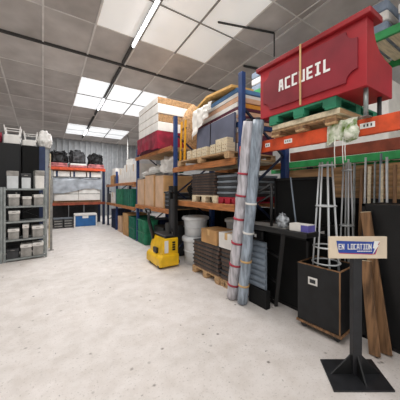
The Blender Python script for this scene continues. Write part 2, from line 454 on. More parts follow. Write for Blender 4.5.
# ------------------------------------------------------------------ bay 1 floor: dark panel stacks, boxes, canisters
PN = 'dark brown panel stacks on the floor'
p1 = (2.78, 3.62)
pallet('wooden pallet on the floor carrying the dark panel stack beside the yellow stacker', (2.80, 3.36, 0), .98, .80, WOOD)
panel_stack(7, (2.80, 3.36, .122), .94, .74, .068, TILE, 'floor_panel', 'panel', '%s dark brown panel in the floor stack under the cardboard box', PN)
pallet('wooden pallet on the floor carrying the dark panel stack behind the wrapped rolls', (2.80, 2.80, 0), .94, .30, WOOD, h=.11)
panel_stack(7, (2.80, 2.80, .112), .90, .30, .07, TILE, 'floor_panel', 'panel', '%s dark brown panel in the floor stack under the white box', PN)
carton('brown cardboard box lying on top of the dark panel stack by the stacker', (2.50, 3.26, .60), .36, .44, .23, CARD, tape=TAPE)
carton('white carton on the dark panel stack right behind the wrapped rolls', (2.50, 2.80, .604), .36, .36, .23, WHITEC, tape=TAPE)
def canister(label, loc, rr, h):
    r = thing('stacked_tub', label, 'tub', loc, 0, 'pale grey tubs stored behind the dark panels')
    B().lathe([(rr*.8, 0), (rr*.86, h*.5), (rr*.92, h*.86), (rr*.92, h)]).build('body', GREYW, r)
    B().lathe([(rr, h*.84), (rr+.012, h*.86), (rr+.012, h*.97), (rr*.98, h*1.0), (rr*.9, h*1.02)]).build('lid', GREYW, r)
    B().lathe([(rr*.885, h*.45), (rr*.905, h*.46), (rr*.905, h*.5), (rr*.885, h*.51)]).build('band', GREYW, r)
canister('large pale grey tub on the floor between stacker mast and dark panels, lower one', (2.64, 4.17, 0), .27, .55)
canister('large pale grey tub standing on another tub beside the stacker mast', (2.64, 4.17, .565), .27, .39)
canister('pale grey tub behind the cardboard box, just below the shelf beam', (3.05, 3.36, .60), .22, .36)
# added black sheet standing in for the unlit depth behind the lower racks
b = B(); b.sheet(0, 1, 0, 1, lambda u, v: (3.5+.03*math.sin(u*70), 2.55+u*4.1, .02+v*1.15), 120, 4, .004)
tag(b.build('backdrop_curtain', BLACKM), 'black curtain hanging behind the lowest rack level near the tubs', 'curtain')
# ------------------------------------------------------------------ bay 1 level 1
Zs = 1.29
pallet('wooden pallet on the middle shelf carrying the taller dark brown stack', (2.76, 3.36, Zs), .95, .74, WOODL, h=.12)
pallet('red pallet on the middle shelf under the grey trays', (2.76, 2.76, Zs), .90, .44, REDP, h=.10)
panel_stack(8, (2.76, 3.40, Zs+.122), .93, .68, .047, TILE, 'floor_panel', 'panel', '%s dark brown panel in the stack on the wooden pallet, middle shelf', 'dark panels on the middle shelf')
def tray(label, loc, lx, ly, h):
    r = thing('plastic_tray', label, 'tray', loc, 0, 'grey trays stacked on the red pallet')
    B().box(-lx/2, lx/2, -ly/2, ly/2, 0, h*.55).build('shell', DARKG, r, .01)
    B().box(-lx/2-.01, lx/2+.01, -ly/2-.01, ly/2+.01, h*.55, h-.004).build('rim', TRAY, r, .008)
for i in range(4): tray('%s grey tray of the stack on the red pallet' % pos(i, 4), (2.76, 2.78, Zs+.102+i*.085), .88, .44, .085)
# dark goods further left on the shelf
b = B().lump(2.80, 4.1, Zs+.002, .33, .22, .48, 3, .35)
tag(b.build('wrapped_bundle', BLACKM), 'dark lumpy bundle on the middle shelf above the tubs', 'bundle')
# ------------------------------------------------------------------ bay 1 level 2: blocks, pads
Zs = 1.96
pallet('long wooden pallet on the upper shelf under the pad stack', (2.70, 3.36, Zs), 1.0, 1.55, WOOD, h=.10)
ys = [2.70, 2.84, 2.99, 3.22, 3.37, 3.53, 3.72]
names = ['nearest the blue post', 'second from the blue post', 'third from the blue post', 'fourth from the blue post', 'fifth from the blue post', 'sixth from the blue post', 'farthest from the blue post']
def block(label, loc, lx, ly, lz, holes=True):
    r = thing('wooden_block', label, 'block', loc, 0, 'pale wooden blocks in front of the pad stack')
    B().box(-lx/2, lx/2, -ly/2, ly/2, 0, lz).build('body', WOODL, r, .006)
    b = B()
    for i in (-1, 1):
        for j in (.3, .7): b.tube([(-lx/2-.002, i*ly*.2, lz*j), (-lx/2+.001, i*ly*.2, lz*j)], .009, 8)
    if holes: b.build('peg_holes', WOODD, r)
for y, nm in zip(ys, names): block('pale wooden block in the row under the grey board, %s' % nm, (2.285, y, Zs+.102), .16, .12 if y > 2.9 else .115, .145)
block('single pale wooden block lying across the tops of the block row', (2.285, 2.80, Zs+.248), .12, .28, .065, False)

# padded panels, turned a little from the rack line
rz = R(-7)
px, py, zz = 2.91, 3.36, Zs+.102
LX, LY = .72, 1.40
layers = [(.16, WINE, 'wine red'), (.16, WINE, 'dark wine red'), (.08, PEACH, 'peach'), (.075, NAVY, 'navy blue'), (.06, PEACH, 'peach'), (.05, WINE, 'wine red'), (.075, PEACH, 'peach'),
          (.055, WINE, 'wine red'), (.075, ORPAD, 'orange'), (.08, PEACH, 'peach'), (.06, WHITEC, 'white'), (.07, LBLUE, 'light blue')]
cnt = {}
for i, (t, m, nm) in enumerate(layers):
    r = thing('padded_panel', '%s padded panel, %s in the upper-shelf pad stack' % (nm, pos(i, len(layers)) if i < 10 or i >= 10 else ''), 'panel',
              (px+random.uniform(-.01, .01), py+random.uniform(-.015, .015), zz), rz+random.uniform(-.012, .012), 'padded panels stacked on the upper shelf')
    B().box(-LX/2+.02, LX/2, -LY/2, LY/2, 0, t-.004).build('pad', m, r, .008)
    B().box(-LX/2, -LX/2+.019, -LY/2, LY/2, 0, t-.004).build('face_edge', (FOAM, PEACH, FOAM, m)[i % 4], r, .004)
    zz += t
ztop = zz
# grey board leaning in front and white crumpled wrap, yellow plank on top
r = thing('fabric_board', 'grey fabric board leaning against the front of the pad stack', 'board', (2.43, 3.30, Zs+.104), R(-6))
b = B(); b.prism([(0, 0), (.035, 0), (.035, .60), (0, .60)], lambda u, v, w: (u+.03*v, -.62+w, v), 1.24); b.build('panel', GREYF, r)
B().bar((-.005, .08, .01), (.012, .08, .60), .012, .006, (0, 1, 0)).build('strap', BLACK, r)
def wrapf(u, v):
    s = v*.75
    x = -.04-.02*math.sin(u*23)-.03*noise.noise(Vector((u*7, v*5, 0))); y = -.05+u*.72
    return (2.46+x+.05*u, 3.37+y, ztop-.55*(1-v)*(.25+.75*u)-.02+.02*noise.noise(Vector((u*9, v*9, 3)))) if v < 1 else (2.5, 3.37+y, ztop)
b = B(); b.sheet(0, 1, 0, 1, wrapf, 40, 16, .004)
tag(b.build('plastic_sheet', FOAM), 'crumpled white plastic sheet over the front of the pad stack', 'sheet')
r = thing('yellow_plank', 'orange-yellow plank laid across the top of the pad stack', 'plank', (2.80, 3.42, ztop+.002), R(-7))
b = B(); b.prism([(-.72, .0), (.10, .11), (.66, .0), (.66, .04), (.10, .15), (-.72, .04)], lambda u, v, w: (-.33+w, u, v), .42); b.build('board', mat('ochre_plank', 'e5b468', .7), r)
B().prism([(-.72, .04), (.10, .15), (.66, .04), (.66, .045), (.10, .155), (-.72, .045)], lambda u, v, w: (-.25+w, u, v), .2).build('raw_face', PEACH, r)
# yellow ladder
r = thing('step_ladder', 'yellow ladder standing upright by the blue post behind the blocks', 'ladder', (2.40, 4.22, 1.962))
for s in (0, 1): B().bar((0, s*.17, 0), (.05, s*.17+.03, .98), .045, .03).build('rail', YELLOWD, r, .004)
b = B()
for k in range(4): b.bar((.01+.05*k/4, 0, .15+k*.22), (.01+.05*k/4, .19, .15+k*.22), .03)
b.build('rungs', WOODD, r)

# ------------------------------------------------------------------ bay 2: white blocks with red cover
LXb, y0, y1 = .95, 5.12, 6.46
Z = 2.442
def slab(name, label, cat, z0, z1, m, grow=0., pr=('core', 'edge_strip')):
    r = thing(name, label, cat, (2.22+LXb/2, (y0+y1)/2, z0), random.uniform(-.012, .012))
    B().box(-LXb/2-grow, LXb/2, -(y1-y0)/2-grow, (y1-y0)/2, 0, z1-z0-.004).build(pr[0], m, r, .015)
    if m is OSB: B().box(-LXb/2-grow-.012, -LXb/2-grow-.001, -(y1-y0)/2+.03, (y1-y0)/2, .01, z1-z0-.012).build('white_facing', FOAM, r)
    return r
rb = slab('covered_block', 'pallet load under a dark red cloth at the foot of the white stack', 'block', Z, 2.85, WINE, -.02, ('load', ''))
def clothf(u, v):
    w, l = LXb/2+.03, (y1-y0)/2+.03
    # v 0..1 hem to top edge, around three sides
    P = [(-w, l), (-w, -l), (w, -l)]
    t = u*2
    a, c = (P[0], P[1]) if t < 1 else (P[1], P[2]); k = t if t < 1 else t-1
    x = a[0]+(c[0]-a[0])*k; y = a[1]+(c[1]-a[1])*k
    f = .02*math.sin(u*60)*(1-v)+.03*noise.noise(Vector((u*9, v*3, 1)))
    dip = .05*math.sin(u*7)+.06*noise.noise(Vector((u*6, 0, 2)))
    return (x*(1+f*.6), y*(1+f*.4), .02+max(0, dip)*(1-v)+v*.415)
b = B(); b.sheet(0, 1, 0, 1, clothf, 90, 14, .003); b.build('cloth', REDC, rb)
slab('foam_block', 'lower white block resting on the red cloth', 'block', 2.872, 3.10, FOAM)
slab('chip_board', 'brown chipboard layer between the two upper white blocks', 'board', 3.10, 3.29, OSB, -.015)
slab('foam_block', 'upper white block under the topmost chipboard', 'block', 3.29, 3.52, FOAM)
slab('chip_board', 'topmost brown chipboard lid of the white block stack', 'board', 3.52, 3.68, OSB, -.01)
for z in (2.93, 3.0): pass
# chipboard bundle behind yellow ladder
b = B().lump(2.98, 4.78, 2.442, .32, .15, 1.05, 6, .08)
tag(b.build('chip_bundle', OSB), 'brown mottled bundle between the white block stack and the pad stack', 'bundle')
# lower bay 2 shelf: three tall cartons, grey stack
Zs = 1.082
for y, w, h, l in ((6.50, .62, .72, 'tall pale carton on the shelf by the green crates'), (5.86, .66, .80, 'tall pale carton in the middle of the three beyond the stacker'), (5.22, .52, .76, 'tall tan carton nearest the stacker mast')):
    r = thing('tall_carton', l, 'box', (2.72, y, Zs), random.uniform(-.02, .02), 'tall cartons on the shelf beyond the stacker')
    B().box(-.42, .42, -w/2, w/2, 0, h).build('body', CARDP, r, .01)
    B().box(-.425, .425, -w/2-.003, -w/2+.05, .0, h*.98).build('corner_strip', CARD, r)
    B().sheet(-.43, .43, -w/2-.01, w/2+.01, lambda x, y: (x, y, h+.012+.03*abs(noise.noise(Vector((x*5, y*6, w))))), 14, 12).build('top_sheet', WHITE, r)
for i in range(4):
    r = thing('grey_crate', '%s flat grey box of the pile behind the stacker mast' % pos(i, 4), 'box', (2.70, 4.76, Zs+i*.09), random.uniform(-.03, .03), 'flat grey boxes behind the stacker mast')
    B().box(-.40, .40, -.16, .16, 0, .075).build('body', DARKG, r, .006); B().box(-.41, .41, -.17, .17, .075, .088).build('lid', TRAY, r)
# goods between carton tops and the red load
for (x, y, zz_, sx, sy, sz, m, sd, l) in ((2.6, 6.45, 1.86, .25, .25, .20, WHITE, 1, 'white plastic bundle on top of the carton by the green crates'),
                                  (2.6, 5.85, 1.95, .26, .26, .20, WHITE, 2, 'white plastic bundle on top of the middle tall carton'),
                                  (2.6, 5.25, 1.91, .24, .20, .40, WHITEC, 4, 'pale crumpled bundle on top of the tan carton')):
    tag(B().lump(x, y, zz_, sx, sy, sz, sd, .35).build('plastic_bundle', m), l, 'bundle')
r = thing('green_bin', 'small dark green bin above the cartons below the red cloth', 'bin', (2.98, 5.62, 1.95))
B().box(-.12, .12, -.14, .14, 0, .34).build('body', TEAL, r, .01); B().box(-.13, .13, -.15, .15, .34, .37).build('rim', TEAL, r)

# ------------------------------------------------------------------ bay 3
Zs = 1.742
for i, (y, w, h) in enumerate(((8.72, .62, .52), (8.0, .66, .60), (7.3, .62, .56))):
    carton(['white carton on the high shelf farthest toward the back wall', 'white carton in the middle of the high shelf above the green crates', 'white carton on the high shelf next to the blue post'][i],
           (2.70, y, Zs), .72, w, h, WHITEC, tape=TAPE, group='white cartons on the high shelf')
carton('flat white carton lying on the middle white carton, high shelf', (2.70, 8.0, Zs+.607), .60, .50, .18, WHITEC)
carton('flat grey carton lying on the carton next to the blue post', (2.70, 7.3, Zs+.567), .60, .46, .16, GREYW)
Zs = .982
crate('bright green crate on the middle shelf, farther of the pair', (2.66, 8.75, Zs), .74, .86, .56, GREENP, group='green crates on the middle shelf')
crate('dark green crate on the middle shelf, nearer of the pair', (2.66, 7.72, Zs), .74, .96, .54, TEAL, group='green crates on the middle shelf')
for i in range(2):
    crate(['lower green crate standing on the floor beside the yellow stacker', 'upper green crate of the floor pile beside the yellow stacker'][i], (2.48, 6.46, .003+i*.335), .36, .60, .33, GREENP, group='green crate pile on the floor')
for i in range(2):
    crate(['lower dark green crate on the floor behind the green pile', 'upper dark green crate on the floor behind the green pile'][i], (2.62, 7.32, .003+i*.335), .66, .58, .33, TEAL, group='green crate pile on the floor')
carton('tan carton standing on the floor left of the green crate pile', (2.60, 7.95, .0), .66, .56, .72, CARD, tape=TAPE)
carton('smaller brown carton on the floor under the middle shelf', (2.60, 8.75, .0), .60, .46, .55, CARDP, tape=TAPE)
crate('dark blue crate on the floor of the farthest bay', (2.62, 9.75, .0), .60, .60, .38, DBLUE)
crate('dark blue crate standing on another crate in the farthest bay', (2.62, 9.75, .385), .60, .60, .36, DBLUE)
carton('brown carton on the middle shelf of the farthest bay', (2.62, 9.85, .982), .6, .6, .42, WHITEC, tape=TAPE)
carton('tan carton on the high shelf of the farthest bay', (2.62, 9.85, 1.722), .6, .7, .36, CARD, tape=TAPE)
carton('white carton on the tan carton at the far end', (2.62, 9.85, 2.089), .5, .5, .26, WHITEC)
for i, (x, y, z, a, c, h, m, l) in enumerate(((2.55, 9.45, 1.722, .5, .16, .30, TILE, 'dark brown carton on the high shelf beside the farthest blue post'), (2.55, 10.45, .982, .5, .34, .36, DARKG, 'dark grey carton on the middle shelf at the far end of the racking'),
        (2.95, 6.45, 0, .46, .62, .66, DBLUE, 'dark blue carton on the floor behind the bright green crates'), (2.85, 5.75, 0, .7, .6, .55, BLACK, 'black carton on the floor behind the stacker tiller'), (2.85, 5.05, 0, .7, .6, .70, DARKG, 'dark grey carton on the floor behind the stacker body'))):
    carton(l, (x, y, z), a, c, h, m)
# white down pipe near back
r = thing('support_pole', 'thin grey pole rising to the ceiling beyond the white cartons', 'pole', (3.75, 12.6, 0))
B().tube([(0, 0, .02), (0, 0, cz(12.6)-.05)], .04).build('shaft', STEEL, r); B().tube([(0, 0, 0), (0, 0, .02)], .12).build('base_plate', STEEL, r)

# ------------------------------------------------------------------ back rack
YR = 11.0
r = thing('pallet_rack', 'orange-beamed rack across the back holding the wrapped white load', 'rack', (0, 0, 0))
for x in (.27, 2.22):
    for y in (YR+.05, YR+1.05): B().box(x-.05, x+.05, y-.045, y+.045, 0, 2.415).build('upright_post', STEEL if y < YR+.5 and x < 1 else DBLUE, r, .006)
for z in (2.42, .99):
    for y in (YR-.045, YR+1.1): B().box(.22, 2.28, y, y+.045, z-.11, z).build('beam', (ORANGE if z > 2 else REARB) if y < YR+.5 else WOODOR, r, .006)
    b = B(); k = .34
    while k < 2.1: b.box(k, k+.13, YR, YR+1.1, z-.03, z); k += .2
    b.build('shelf_boards', WOODOR if z < 2 else WOOD, r)
pallet('wooden pallet on the lower beam of the back rack', (1.23, YR+.5, .992), 1.76, .9, WOODD, h=.07)
for i, x in enumerate((.80, 1.66)):
    r = thing('white_box', ['large white box under the grey wrap beside the galvanised shelf', 'large white box under the grey wrap, half above the blue cooler'][i], 'box', (x, YR+.5, 1.064), 0, 'white boxes on the back rack')
    B().box(-.425, .425, -.42, .42, 0, .82).build('body', WHITEC, r, .012); B().box(-.43, .43, -.425, .425, .26, .29).build('seam', STEEL, r)
def wrap(u, v):
    # sheet over top, hanging at front
    x = .345+u*1.80
    n = noise.noise(Vector((x*4, v*4, 0)))
    if v < .5:
        k = v/.5; zz = 1.47-.10*math.sin(u*5+1)+(1.95-1.47)*k + .02*n; y = YR+.035-.03*abs(n)-.02*math.sin(x*16)*(1-k)
    else:
        k = (v-.5)/.5; y = YR+.02+k*.95; zz = 1.95+.03*abs(n)+.06*math.sin(k*3.14)
    return (x, y, zz)
b = B(); b.sheet(0, 1, 0, 1, wrap, 60, 30, .006)
tag(b.build('plastic_wrap', WRAP), 'crinkled grey plastic sheet draped over the white boxes', 'plastic sheet')
for i, x in enumerate((.63, 1.24, 1.85)):
    r = thing('flat_carton', ['flat white carton on the wrapped load, beside the galvanised shelf', 'flat white carton on the middle of the wrapped load', 'flat white carton on the wrapped load, by the right-hand racking'][i], 'box', (x, YR+.36, 2.045), 0, 'flat white cartons on the wrapped load')  # white boxes fill the backlit gap under the upper beam
    B().box(-.28, .28, -.28, .28, 0, .22).build('body', FOAM, r, .01); B().box(-.20, -.13, -.286, -.28, 0, .22).build('strap', BLUEP, r)  # blue strip stands for a rack post behind
    r = thing('dark_board', ['dark board standing under the back rack behind the black crates', 'dark board standing under the back rack between crates and cool box', 'dark board standing under the back rack behind the cool box'][i], 'board', (x, YR+.85, 0), 0, 'dark boards under the back rack')  # dark boards stand in for the shade below the lower beam
    B().box(-.29, .29, 0, .03, 0, .85).build('sheet', DARKG, r); B().box(-.30, .30, -.01, .04, .85, .87).build('edge', BLACK, r)
# tarps
for (x, y, z, sx, sy, sz, m, sd, l) in ((.54, YR+.5, 2.60, .30, .36, .50, TARP, 1, 'black crumpled tarp on top of the back rack, beside the white bag'),
                                (1.22, YR+.48, 2.60, .29, .38, .56, TARPG, 2, 'grey-black crumpled tarp in the middle of the back rack top'),
                                (1.94, YR+.5, 2.60, .28, .36, .48, TARP, 4, 'black crumpled tarp on the back rack top, by the right-hand racking')):
    tag(B().lump(x, y, z, sx, sy, sz, sd, .26, 3.0, 5, .5)  .build('folded_tarp', m), l, 'tarp', 'tarps on the back rack')
b = B()
for k, x in enumerate((.52, 1.23, 1.92)):
    r = thing('folded_cloth', ['pale red folded cloth under the tarp, near the white bag', 'pale red folded cloth under the grey-black tarp', 'pale red folded cloth under the tarp, by the right-hand racking'][k], 'cloth', (x, YR+.42, 2.422))
    B().box(-.33, .33, -.42, .42, 0, .09).build('lower_fold', PINK, r, .03); B().box(-.31, .31, -.40, .42, .09, .175).build('upper_fold', FOAM if k == 1 else PINK, r, .03)
# cooler and crates
r = thing('cool_box', 'blue cool box with pale edges on the floor under the back rack', 'cool box', (1.46, 10.85, 0), R(-3))
B().box(-.40, .40, -.24, .24, .03, .46).build('body', COOL, r, .02); B().box(-.42, .42, -.26, .26, .46, .54).build('lid', STEELL, r, .02)
B().box(-.41, .41, -.25, .25, 0, .03).build('base', STEELL, r)
for x in (-1, 1): B().box(x*.40-.025, x*.40+.025, -.256, -.22, .03, .46).build('corner_strip', STEELL, r)
B().box(-.12, .10, -.245, -.24, .36, .46).build('label_plate', WHITE, r)
for k, x in enumerate((.50, .84)):
    r = thing('black_crate', ['black slotted crate on the floor beside the cool box', 'black slotted crate on the floor near the galvanised shelf'][1-k], 'crate', (x, 10.95, 0), 0, 'black crates under the back rack')
    B().box(-.16, .16, -.2, .2, 0, .36).build('body', DARKG, r, .01)
    for z in (.08, .18, .28): B().box(-.13, .13, -.215, -.2, z-.02, z+.02).build('slat', STEEL, r)
    B().box(-.17, .17, -.21, .21, .36, .39).build('rim', TRAY, r)

# ------------------------------------------------------------------ left: galvanised shelf
sx, sy, sr = -.66, 6.29, R(5.5)
def shelf_unit(label, loc, rz, W=.72, D=.40):
    r = thing('metal_shelf', label, 'shelf', loc, rz)
    for x in (0, W):
        for y in (0, D): B().box(x-.018, x+.018, y-.018, y+.018, 0, 1.56).build('post', GALV, r)
    for z in (.06, .46, .84, 1.16, 1.53): B().box(.018, W-.018, -.018, D+.018, z-.035, z).build('shelf_board', GALV, r, .004)
    b = B()
    b.bar((.02, D+.03, .84), (W-.02, D+.03, 1.16), .03, .006); b.bar((.02, D+.03, 1.16), (W-.02, D+.03, .84), .03, .006)
    b.bar((.02, D+.03, .06), (W-.02, D+.03, .46), .03, .006); b.build('cross_brace', BLACK, r)
    return r
shelf_unit('galvanised five-tier shelf full of steel tubs on the left', (sx, sy, 0), sr)
shelf_unit('galvanised shelf cut off by the left edge of the photo', (sx-.765, sy-.085, 0), sr)
def on_shelf(lx, ly, z): return (sx+lx*math.cos(sr)-ly*math.sin(sr), sy+lx*math.sin(sr)+ly*math.cos(sr), z)
def tub(label, lx, z, w, h, m=STEEL, lid=STEELL, d=.26):
    r = thing('steel_tub', label, 'tub', on_shelf(lx, .15, z+.001), sr+random.uniform(-.08, .08), 'steel tubs on the galvanised shelf')
    B().prism([(-w*.49, 0), (w*.49, 0), (w/2, h*.72), (-w/2, h*.72)], lambda u, v, k: (u, -d/2+k, v), d).build('body', m, r, .006)
    B().box(-w/2-.008, w/2+.008, -d/2-.008, d/2+.008, h*.72, h).build('lid', lid, r, .012)
    B().box(-w*.18, w*.18, -d/2-.014, -d/2-.006, h*.84, h*.88).build('handle', STEEL, r)
tub('tall shiny tub on the top tier, left of three', .13, 1.53, .19, .37, GALVL, STEEL)
tub('tall shiny tub on the top tier, middle of three', .37, 1.53, .16, .33, GALVL, DARKG)
tub('pale tall tub on the top tier, right of three', .60, 1.53, .17, .40, STEELL, STEEL)
tub('lidded tub on the second tier from the top, left of three', .15, 1.16, .18, .25)
tub('smaller tub on the second tier from the top, middle of three', .37, 1.16, .15, .20)
tub('lidded tub on the second tier from the top, right of three', .58, 1.16, .17, .24)
tub('single lidded tub on the middle tier', .16, .84, .18, .22)
tub('tub on the fourth tier down, left of three', .15, .46, .18, .22)
tub('narrow tub on the fourth tier down, middle of three', .36, .46, .10, .30)
tub('wide tub on the fourth tier down, right of three', .57, .46, .20, .25)
tub('dark tub on the bottom tier, left of three', .14, .06, .20, .20, DARKG, DARKG)
tub('pale tub on the bottom tier, middle of three', .37, .06, .19, .27)
tub('pale tub on the bottom tier, right of three', .58, .06, .19, .28)
# cabinets behind
def cabinet(label, x0, x1, y, h, m, strip):
    r = thing('tall_cabinet', label, 'cabinet', ((x0+x1)/2, y, 0)); w = x1-x0
    B().box(-w/2, w/2, 0, .55, 0, h).build('body', m, r, .01)
    dr = B().box(-w/2+.02, w/2-.02, -.02, 0, .06, h-.04).build('door', m, r, .006)
    B().box(w/2-.10, w/2-.07, -.045, -.02, h*.45, h*.55).build('handle', STEEL, dr)
    if strip: B().box(w/2-.13, w/2, -.03, -.02, .06, h).build('edge_strip', BLUEP, r)
cabinet('tall glossy dark cabinet behind the galvanised shelf, at the photo edge', -1.35, -.45, 7.25, 2.62, NAVYC, False)
cabinet('tall black cabinet with a blue edge behind the galvanised shelf', -.43, .05, 7.25, 2.60, BLACKM, True)
crate('white plastic crate on the glossy dark cabinet', (-.62, 7.5, 2.622), .30, .40, .20, WHITE)
crate('white plastic crate on the black cabinet', (-.28, 7.5, 2.602), .26, .40, .13, WHITE)
def stool(label, loc, w):
    r = thing('upturned_stool', label, 'stool', loc, 0, 'white stools upside down on the cabinets')
    B().box(-w/2, w/2, -w/2, w/2, 0, .03).build('seat', WHITE, r, .01)
    for x in (-1, 1):
        for y in (-1, 1): B().bar((x*(w/2-.02), y*(w/2-.02), .03), (x*(w/2+.01), y*(w/2+.01), .24), .022).build('leg', WHITE, r)
    for y in (-1, 1): B().bar((-w/2, y*w/2, .17), (w/2, y*w/2, .17), .015).build('stretcher', WHITE, r)
stool('white stool turned upside down on the crate of the dark cabinet', (-.62, 7.5, 2.824), .30)
stool('white stool turned upside down on the crate of the black cabinet', (-.26, 7.5, 2.734), .26)
b = B().lump(.03, 7.45, 2.602, .16, .2, .44, 5, .35); tag(b.build('plastic_bag', WHITE), 'white plastic bag on the black cabinet by the back rack', 'bag')
r = thing('leaning_batten', 'narrow pale board leaning beside the black cabinet', 'board', (.13, 7.3, 0))
B().bar((0, 0, .005), (.03, .1, 2.45), .09, .03).build('board', WOODL, r)
r = thing('steel_profile', 'upright steel profile at the right of the galvanised shelf', 'profile', (.17, 7.0, 0))
B().bar((0, 0, .005), (0, .05, 1.75), .07, .05).build('channel', STEEL, r); B().box(-.06, .06, -.06, .06, 0, .006).build('foot', STEEL, r)
r = thing('red_bundle', 'dark red cloth roll on the glossy cabinet at the photo edge', 'cloth', (-1.0, 7.5, 2.622))
B().tube([(-.22, 0, .14), (.16, 0, .14)], .14, 20).build('roll', REDC, r); B().tube([(-.1, 0, .14), (-.06, 0, .14)], .145, 20).build('strap', BLACK, r)

# ------------------------------------------------------------------ yellow stacker
r = thing('pallet_stacker', 'yellow and black electric pallet stacker parked against the rack', 'stacker', (1.87, 4.14, 0), R(0)); r.scale = (1.1, 1.05, 1.1)
# local: +X towards rack, Y along lane; origin near front corner
prof = [(0, .10), (.0, .30), (.03, .50), (.03, .52), (.30, .52), (.30, .10)]
B().prism([(.0, .10), (.02, .34), (.07, .52), (.32, .52), (.32, .10)], lambda u, v, w: (u, .0+w, v), .60).build('body', YELLOW, r, .02)
B().prism([(-.05, .03), (-.05, .18), (.0, .24), (.33, .24), (.33, .03)], lambda u, v, w: (u, -.03+w, v), .68).build('skirt', YELLOW, r, .03)
B().box(.07, .33, .01, .59, .52, .56).build('top_cover', BLACK, r, .015)
B().box(.05, .12, -.008, 0, .27, .48).build('label_plate', STEELL, r)
b = B()
for k in range(4): b.box(.20, .255, -.006, .0, .30+k*.042, .33+k*.042)
b.build('marking', BLACK, r)
B().box(-.02, .02, .20, .36, .24, .33).build('front_recess', BLACK, r)
for y in (.02, .20): B().box(.25, .32, y, y+.07, .04, 1.44).build('mast_rail', BLACK, r, .006)
for za, zb_ in ((1.36, 1.42), (.62, .67)): B().box(.25, .31, .09, .20, za, zb_).build('mast_crossbar', BLACK, r)
B().box(.255, .27, .03, .24, .60, 1.2).build('mast_guard', DARKG, r)
B().tube([(.29, .145, .1), (.29, .145, 1.2)], .03).build('lift_cylinder', STEEL, r)
b = B().tube([(.26, .02, 1.30), (.16, -.02, 1.34), (.10, .12, 1.32)], .014); b.build('hose', BLACK, r)
a = B().tube([(.06, .52, .45), (-.03, .55, .80), (-.03, .56, .95)], [.04, .03, .02]).build('tiller_arm', BLACK, r)
B().tube([(-.03, .46, .93), (-.05, .44, 1.0), (-.05, .68, 1.0), (-.03, .66, .93)], .017).build('grip', BLACK, a)
for y in (.06, .44): B().tube([(.0, y-.03, .05), (.0, y+.03, .05)], .05, 16).build('wheel', DARKG, r)
for y in (.10, .34): B().box(.32, .37, y-.05, y+.05, .05, .10).build('fork', BLACK, r)

# ------------------------------------------------------------------ red reception counter on pallets
yA, yZ = .85, 1.96      # near, far ends
r = thing('reception_counter', 'red wooden reception counter lettered ACCUEIL on pallets atop the orange beam', 'counter', (2.15, yA, 2.335))
L_ = yZ-yA; Hc = .60
side = [(0, 0), (.52, 0), (.52, .29), (.36, .31), (.25, .345), (.18, .40), (.14, .47), (.125, .55), (0, .55)]
B().prism(side, lambda u, v, w: (u, w, v), L_).build('body', RED, r, .004)
B().box(-.035, .20, -.04, L_+.04, .55, Hc).build('counter_top', REDT, r, .008)
# raised panel with scooped corners
c = .09; m0, m1, z0_, z1_ = .06, L_-.06, .07, .50
poly = []
def scoop(cx, cy, a0, a1):
    for k in range(7):
        t = R(a0+(a1-a0)*k/6); poly.append((cx+c*math.cos(t), cy+c*math.sin(t)))
scoop(m0, z0_, 90, 0); scoop(m1, z0_, 180, 90); scoop(m1, z1_, 270, 180); scoop(m0, z1_, 360, 270)
B().prism(poly, lambda u, v, w: (-w, u, v), .018).build('front_panel', REDD, r)
# lettering: reads left to right from far (+Y) to near
def letters(word, h, w, st, gap):
    S = {'A': [((0, 0), (.22, 1)), ((1, 0), (.78, 1)), ((.22, 1), (.78, 1)), ((.14, .38), (.86, .38))],
         'C': [((0, 0), (0, 1)), ((0, 1), (1, 1)), ((0, 0), (1, 0))], 'U': [((0, 0), (0, 1)), ((1, 0), (1, 1)), ((0, 0), (1, 0))],
         'E': [((0, 0), (0, 1)), ((0, 1), (1, 1)), ((0, .5), (.85, .5)), ((0, 0), (1, 0))], 'I': [((.5, 0), (.5, 1)), ((.1, 0), (.9, 0)), ((.1, 1), (.9, 1))],
         'L': [((0, 0), (0, 1)), ((0, 0), (1, 0))], 'O': [((0, 0), (0, 1)), ((1, 0), (1, 1)), ((0, 1), (1, 1)), ((0, 0), (1, 0))],
         'N': [((0, 0), (0, 1)), ((1, 0), (1, 1)), ((0, 1), (1, 0))], 'T': [((.5, 0), (.5, 1)), ((0, 1), (1, 1))]}
    out = []; x = 0
    for ch in word:
        if ch != ' ':
            for (a, q) in S[ch]: out.append(((x+a[0]*w, a[1]*h), (x+q[0]*w, q[1]*h)))
        x += w+gap
    return out, x-gap
seg, tw = letters('ACCUEIL', .100, .042, .02, .040)
b = B(); yc = L_*.50; zc_ = .29
for k, (p, q) in enumerate(seg):
    d = Vector((q[0]-p[0], q[1]-p[1])); e = d.normalized()*.009; xs = -.0205-.0006*(k % 5)
    P0 = (xs, yc+tw/2-(p[0]-e.x), zc_-.052+p[1]-e.y); P1 = (xs, yc+tw/2-(q[0]+e.x), zc_-.052+q[1]+e.y)
    b.bar(P0, P1, .003, .021, (0, -(q[1]-p[1]), 0) if False else ((0, 0, 1) if abs(e.x) > abs(e.y) else (0, 1, 0)))
b.build('lettering', SWHITE, r)
B().box(-.042, -.036, L_*.505-.009, L_*.505+.009, .0, .60).build('strap', TAPE, r)
B().tube([(.06, .03, -.23), (.06, .03, 0)], .018).box(.02, .10, -.0, .06, -.235, -.23).build('support_leg', GALV, r)
B().tube([(.38, .05, -.23), (.38, .05, 0)], .018).build('support_leg', DARKG, r)
